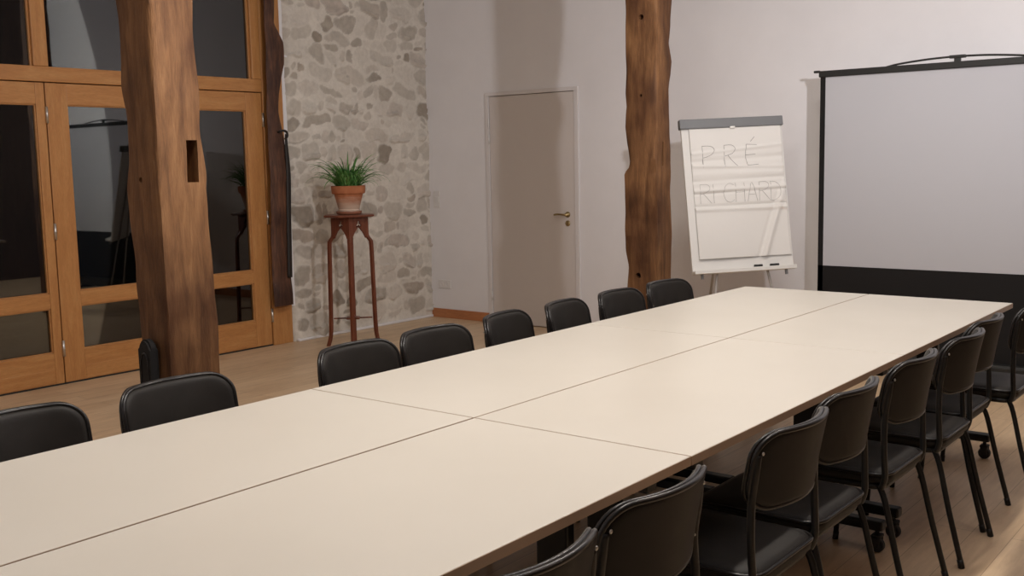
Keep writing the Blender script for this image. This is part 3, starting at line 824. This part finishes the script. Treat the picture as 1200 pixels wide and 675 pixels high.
# ================================================================== PLANT STAND
PS = Vector((-3.655, .425, 0))
st = thing('plant_stand', 'tall dark red wooden plant stand with splayed legs before the stone wall', 'plant stand', PS)
bm = bmesh.new(); lathe(bm, [(0, 1.045), (.200, 1.045), (.212, 1.050), (.215, 1.056), (.212, 1.062), (.200, 1.066), (0, 1.066)], 8)
bmesh.ops.rotate(bm, cent=(0, 0, 0), matrix=Matrix.Rotation(PI/8, 3, 'Z'), verts=bm.verts)
from_bm('top', bm, M['stand_wood'], st)
def leg_pts(sx, sy):
    prof_ = [(1.045, .100), (.93, .100), (.89, .104), (.855, .125), (.82, .132), (.60, .136), (.40, .139), (.22, .142), (.12, .145), (.06, .152), (.0, .168)]
    prof_ = [(z, r*.80+.012) for z, r in prof_]
    return [Vector((sx*r, sy*r, z)) for z, r in prof_]
for sx in (-1, 1):
    for sy in (-1, 1):
        P = smooth_path(leg_pts(sx, sy), 3); bm = bmesh.new(); rings = []
        for p in P:
            hw = .0135 if p.z > .85 else .0125
            if p.z < .1: hw = .012
            rings.append([bm.verts.new((p.x+a*hw, p.y+b*hw, p.z)) for a, b in ((-1, -1), (1, -1), (1, 1), (-1, 1))])
        for A, B in zip(rings, rings[1:]):
            for k in range(4): bm.faces.new((A[k], A[(k+1) % 4], B[(k+1) % 4], B[k]))
        bm.faces.new(rings[0]); bm.faces.new(rings[-1][::-1])
        from_bm('leg', bm, M['stand_wood'], st)
# pierced aprons between the legs (arched lower edge and trefoil hole)
def apron(ang):
    Z0, Z1, Wd = .875, 1.044, .092
    holes = [(0, 1.000, .014), (-.016, .975, .014), (.016, .975, .014), (0, .958, .009), (0, .982, .009)]
    n = 46; bm = bmesh.new(); cell = {}
    def inside(x, z):
        if any((x-a)**2+(z-b)**2 < r*r for a, b, r in holes): return False
        return z > Z0+.0+.085*(1-min(1, abs(x)/.075)**1.6)*1.0
    dx = 2*Wd/n; m = int((Z1-Z0)/dx)
    vs = {}
    def V(i, j):
        if (i, j) not in vs: vs[(i, j)] = bm.verts.new((-Wd+i*dx, 0, Z0+j*dx))
        return vs[(i, j)]
    for i in range(n):
        for j in range(m+1):
            if inside(-Wd+(i+.5)*dx, Z0+(j+.5)*dx): bm.faces.new((V(i, j), V(i+1, j), V(i+1, j+1), V(i, j+1)))
    ext = bmesh.ops.extrude_face_region(bm, geom=list(bm.faces)); nv = [g for g in ext['geom'] if isinstance(g, bmesh.types.BMVert)]
    bmesh.ops.translate(bm, vec=(0, .012, 0), verts=nv)
    bmesh.ops.transform(bm, matrix=Matrix.Rotation(ang, 4, 'Z') @ Matrix.Translation((0, -.104, 0)), verts=bm.verts)
    return bm
for k in range(4): from_bm('apron', apron(k*PI/2), M['stand_wood'], st)
bm = bmesh.new(); lathe(bm, [(0, .218), (.07, .218), (.076, .222), (.076, .228), (.07, .232), (0, .232)], 4)
box(bm, (-.125, -.009, .220), (.125, .009, .230), 0, mtx=Matrix.Rotation(PI/4, 4, 'Z')); box(bm, (-.155, -.009, .2202), (.155, .009, .2298), 0, mtx=Matrix.Rotation(-PI/4, 4, 'Z')); box(bm, (-.155, -.009, .2204), (.155, .009, .2296), 0, mtx=Matrix.Rotation(PI/4, 4, 'Z'))
from_bm('lower_shelf', bm, M['stand_wood'], st)

bm = bmesh.new(); lathe(bm, [(0, 0), (.085, 0), (.098, .004), (.104, .022), (.101, .026), (.094, .024), (.086, .010), (0, .010)], 40)
sa = from_bm('saucer', bm, M['saucer'], None, smooth=True); sa.location = PS+Vector((0, 0, 1.0665))
tag(sa, 'round clay saucer under the flower pot on the plant stand', 'saucer')
pt = thing('potted_plant', 'grassy green plant in a lime-stained terracotta pot on the plant stand', 'potted plant', PS+Vector((0, 0, 1.0770)))
bm = bmesh.new()
lathe(bm, [(0, .0), (.078, .0), (.084, .004), (.088, .025), (.082, .032), (.086, .038), (.114, .148), (.116, .152), (.128, .154), (.133, .160), (.137, .212), (.134, .217), (.126, .217), (.122, .205), (.118, .19), (0, .19)], 48)
from_bm('pot', bm, M['terracotta'], pt, angle=50)
bm = bmesh.new(); lathe(bm, [(0, .203), (.06, .204), (.12, .196)], 32)
from_bm('soil', bm, M['soil'], pt, smooth=True)
bm = bmesh.new(); rl = random.Random(21)
for k in range(165):
    a = rl.uniform(0, 2*PI); r0 = .085*math.sqrt(rl.random()); L = rl.uniform(.17, .37)*(1.0 if k % 5 else .8)
    lean = rl.uniform(.1, 1.15)*(.5+r0/.085*.6); droop = rl.uniform(.9, 2.5)
    if k % 6 == 0: lean = rl.uniform(.0, .3); L *= .85
    d = Vector((math.cos(a), math.sin(a), 0)); p = Vector((d.x*r0, d.y*r0, .195)); ang = PI/2-lean*.75
    side = Vector((-d.y, d.x, 0)); nseg = 9; pv = None; w0 = rl.uniform(.005, .0085); tw = rl.uniform(-.5, .5)
    for s in range(nseg+1):
        t = s/nseg; w = w0*(1-.9*t**1.8)*(0.7+.6*min(1, t*3))
        dd = d*math.cos(ang)+Vector((0, 0, math.sin(ang))); up_ = side.cross(dd)
        sd = (side*math.cos(tw*t)+up_*math.sin(tw*t))
        A = bm.verts.new(p-sd*w); Mv = bm.verts.new(p-up_*w*.35); B = bm.verts.new(p+sd*w)
        if pv: bm.faces.new((pv[0], pv[1], Mv, A)); bm.faces.new((pv[1], pv[2], B, Mv))
        pv = (A, Mv, B); p = p+dd*(L/nseg); ang -= droop/nseg*(.3+1.5*t)
        if p.z < .10 and Vector((p.x, p.y)).length < .15: p.z = .10
fo = from_bm('foliage', bm, M['leaf'], pt, smooth=True)
m_ = fo.modifiers.new('thick', 'SOLIDIFY'); m_.thickness = .0007

# ================================================================== LAMPS (outside the picture) AND WORLD
def uplighter(x, y, z, label):
    """floor standing uplighter: opaque bowl, bulb inside, light leaves over the rim"""
    t = thing('floor_uplighter', label, 'lamp', (x, y, 0))
    bm = bmesh.new(); lathe(bm, [(0, 0), (.15, 0), (.15, .02), (.03, .03), (0, .03)], 32); from_bm('base', bm, M['black_metal'], t, angle=40)
    bm = bmesh.new(); tube(bm, [(0, 0, .025), (0, 0, z-.155)], .013, 12); from_bm('pole', bm, M['black_metal'], t, smooth=True)
    bm = bmesh.new(); lathe(bm, [(0, -.160), (.04, -.158), (.12, -.12), (.185, -.060), (.190, -.060), (.126, -.126), (.04, -.165), (0, -.167)], 40)
    bmesh.ops.translate(bm, vec=(0, 0, z), verts=bm.verts); from_bm('bowl', bm, M['plastic_white'], t, smooth=True)
def pendant(x, y, z, label):
    t = thing('pendant_lamp', label, 'lamp', (x, y, z))
    bm = bmesh.new(); box(bm, (-.07, -.6, 0), (.07, .6, .05), .01); from_bm('lamp_housing', bm, M['plastic_white'], t)
    bm = bmesh.new(); tube(bm, [(0, -.5, .05), (0, -.5, CEIL-z)], .003, 6); tube(bm, [(0, .5, .05), (0, .5, CEIL-z)], .003, 6); from_bm('cord', bm, M['black_metal'], t)
def light(name, kind, loc, energy, col, size=.3, size_y=None, target=None, spread=None):
    l = bpy.data.lights.new(name, kind); l.energy = energy; l.color = col
    if kind == 'AREA':
        l.size = size
        if size_y: l.shape = 'RECTANGLE'; l.size_y = size_y
        if spread: l.spread = spread
    else: l.shadow_soft_size = size
    o = bpy.data.objects.new(name, l); C.objects.link(o); o.location = loc
    if target is not None: o.rotation_euler = (Vector(target)-Vector(loc)).to_track_quat('-Z', 'Y').to_euler()
    return o
KEY = (2.50, -2.43, 2.25)
uplighter(KEY[0], KEY[1], KEY[2], 'floor uplighter with a white bowl behind the right hand chairs, outside the picture')
light('uplighter_bulb', 'POINT', KEY, 380, (.98, .96, 1.0), .05)
pendant(.6, -3.2, 3.3, 'long white pendant lamp above the near tables, outside the picture')
light('pendant_near', 'AREA', (.6, -3.2, 3.29), 50, (1, .92, .83), .14, 1.2, target=(.6, -3.2, 0))
pendant(.6, -.8, 3.3, 'long white pendant lamp above the far tables, outside the picture')
light('pendant_far', 'AREA', (.6, -.8, 3.29), 40, (1, .92, .83), .14, 1.2, target=(.6, -.8, 0))

w = bpy.data.worlds.new('night'); bpy.context.scene.world = w; w.use_nodes = True
w.node_tree.nodes['Background'].inputs[0].default_value = (.002, .0025, .004, 1); w.node_tree.nodes['Background'].inputs[1].default_value = 1

cam = bpy.data.cameras.new('camera'); co = bpy.data.objects.new('camera', cam); C.objects.link(co)
cam.sensor_width = 36; cam.lens = F/1200*36; cam.clip_start = .05
co.matrix_world = Matrix(((RT.x, UP.x, -FW.x, CAM.x), (RT.y, UP.y, -FW.y, CAM.y), (RT.z, UP.z, -FW.z, CAM.z), (0, 0, 0, 1)))
s = bpy.context.scene; s.camera = co
s.view_settings.view_transform = 'Standard'; s.view_settings.look = 'None'; s.view_settings.gamma = 1
s.view_settings.use_curve_mapping = False; s.view_settings.exposure = -0.07
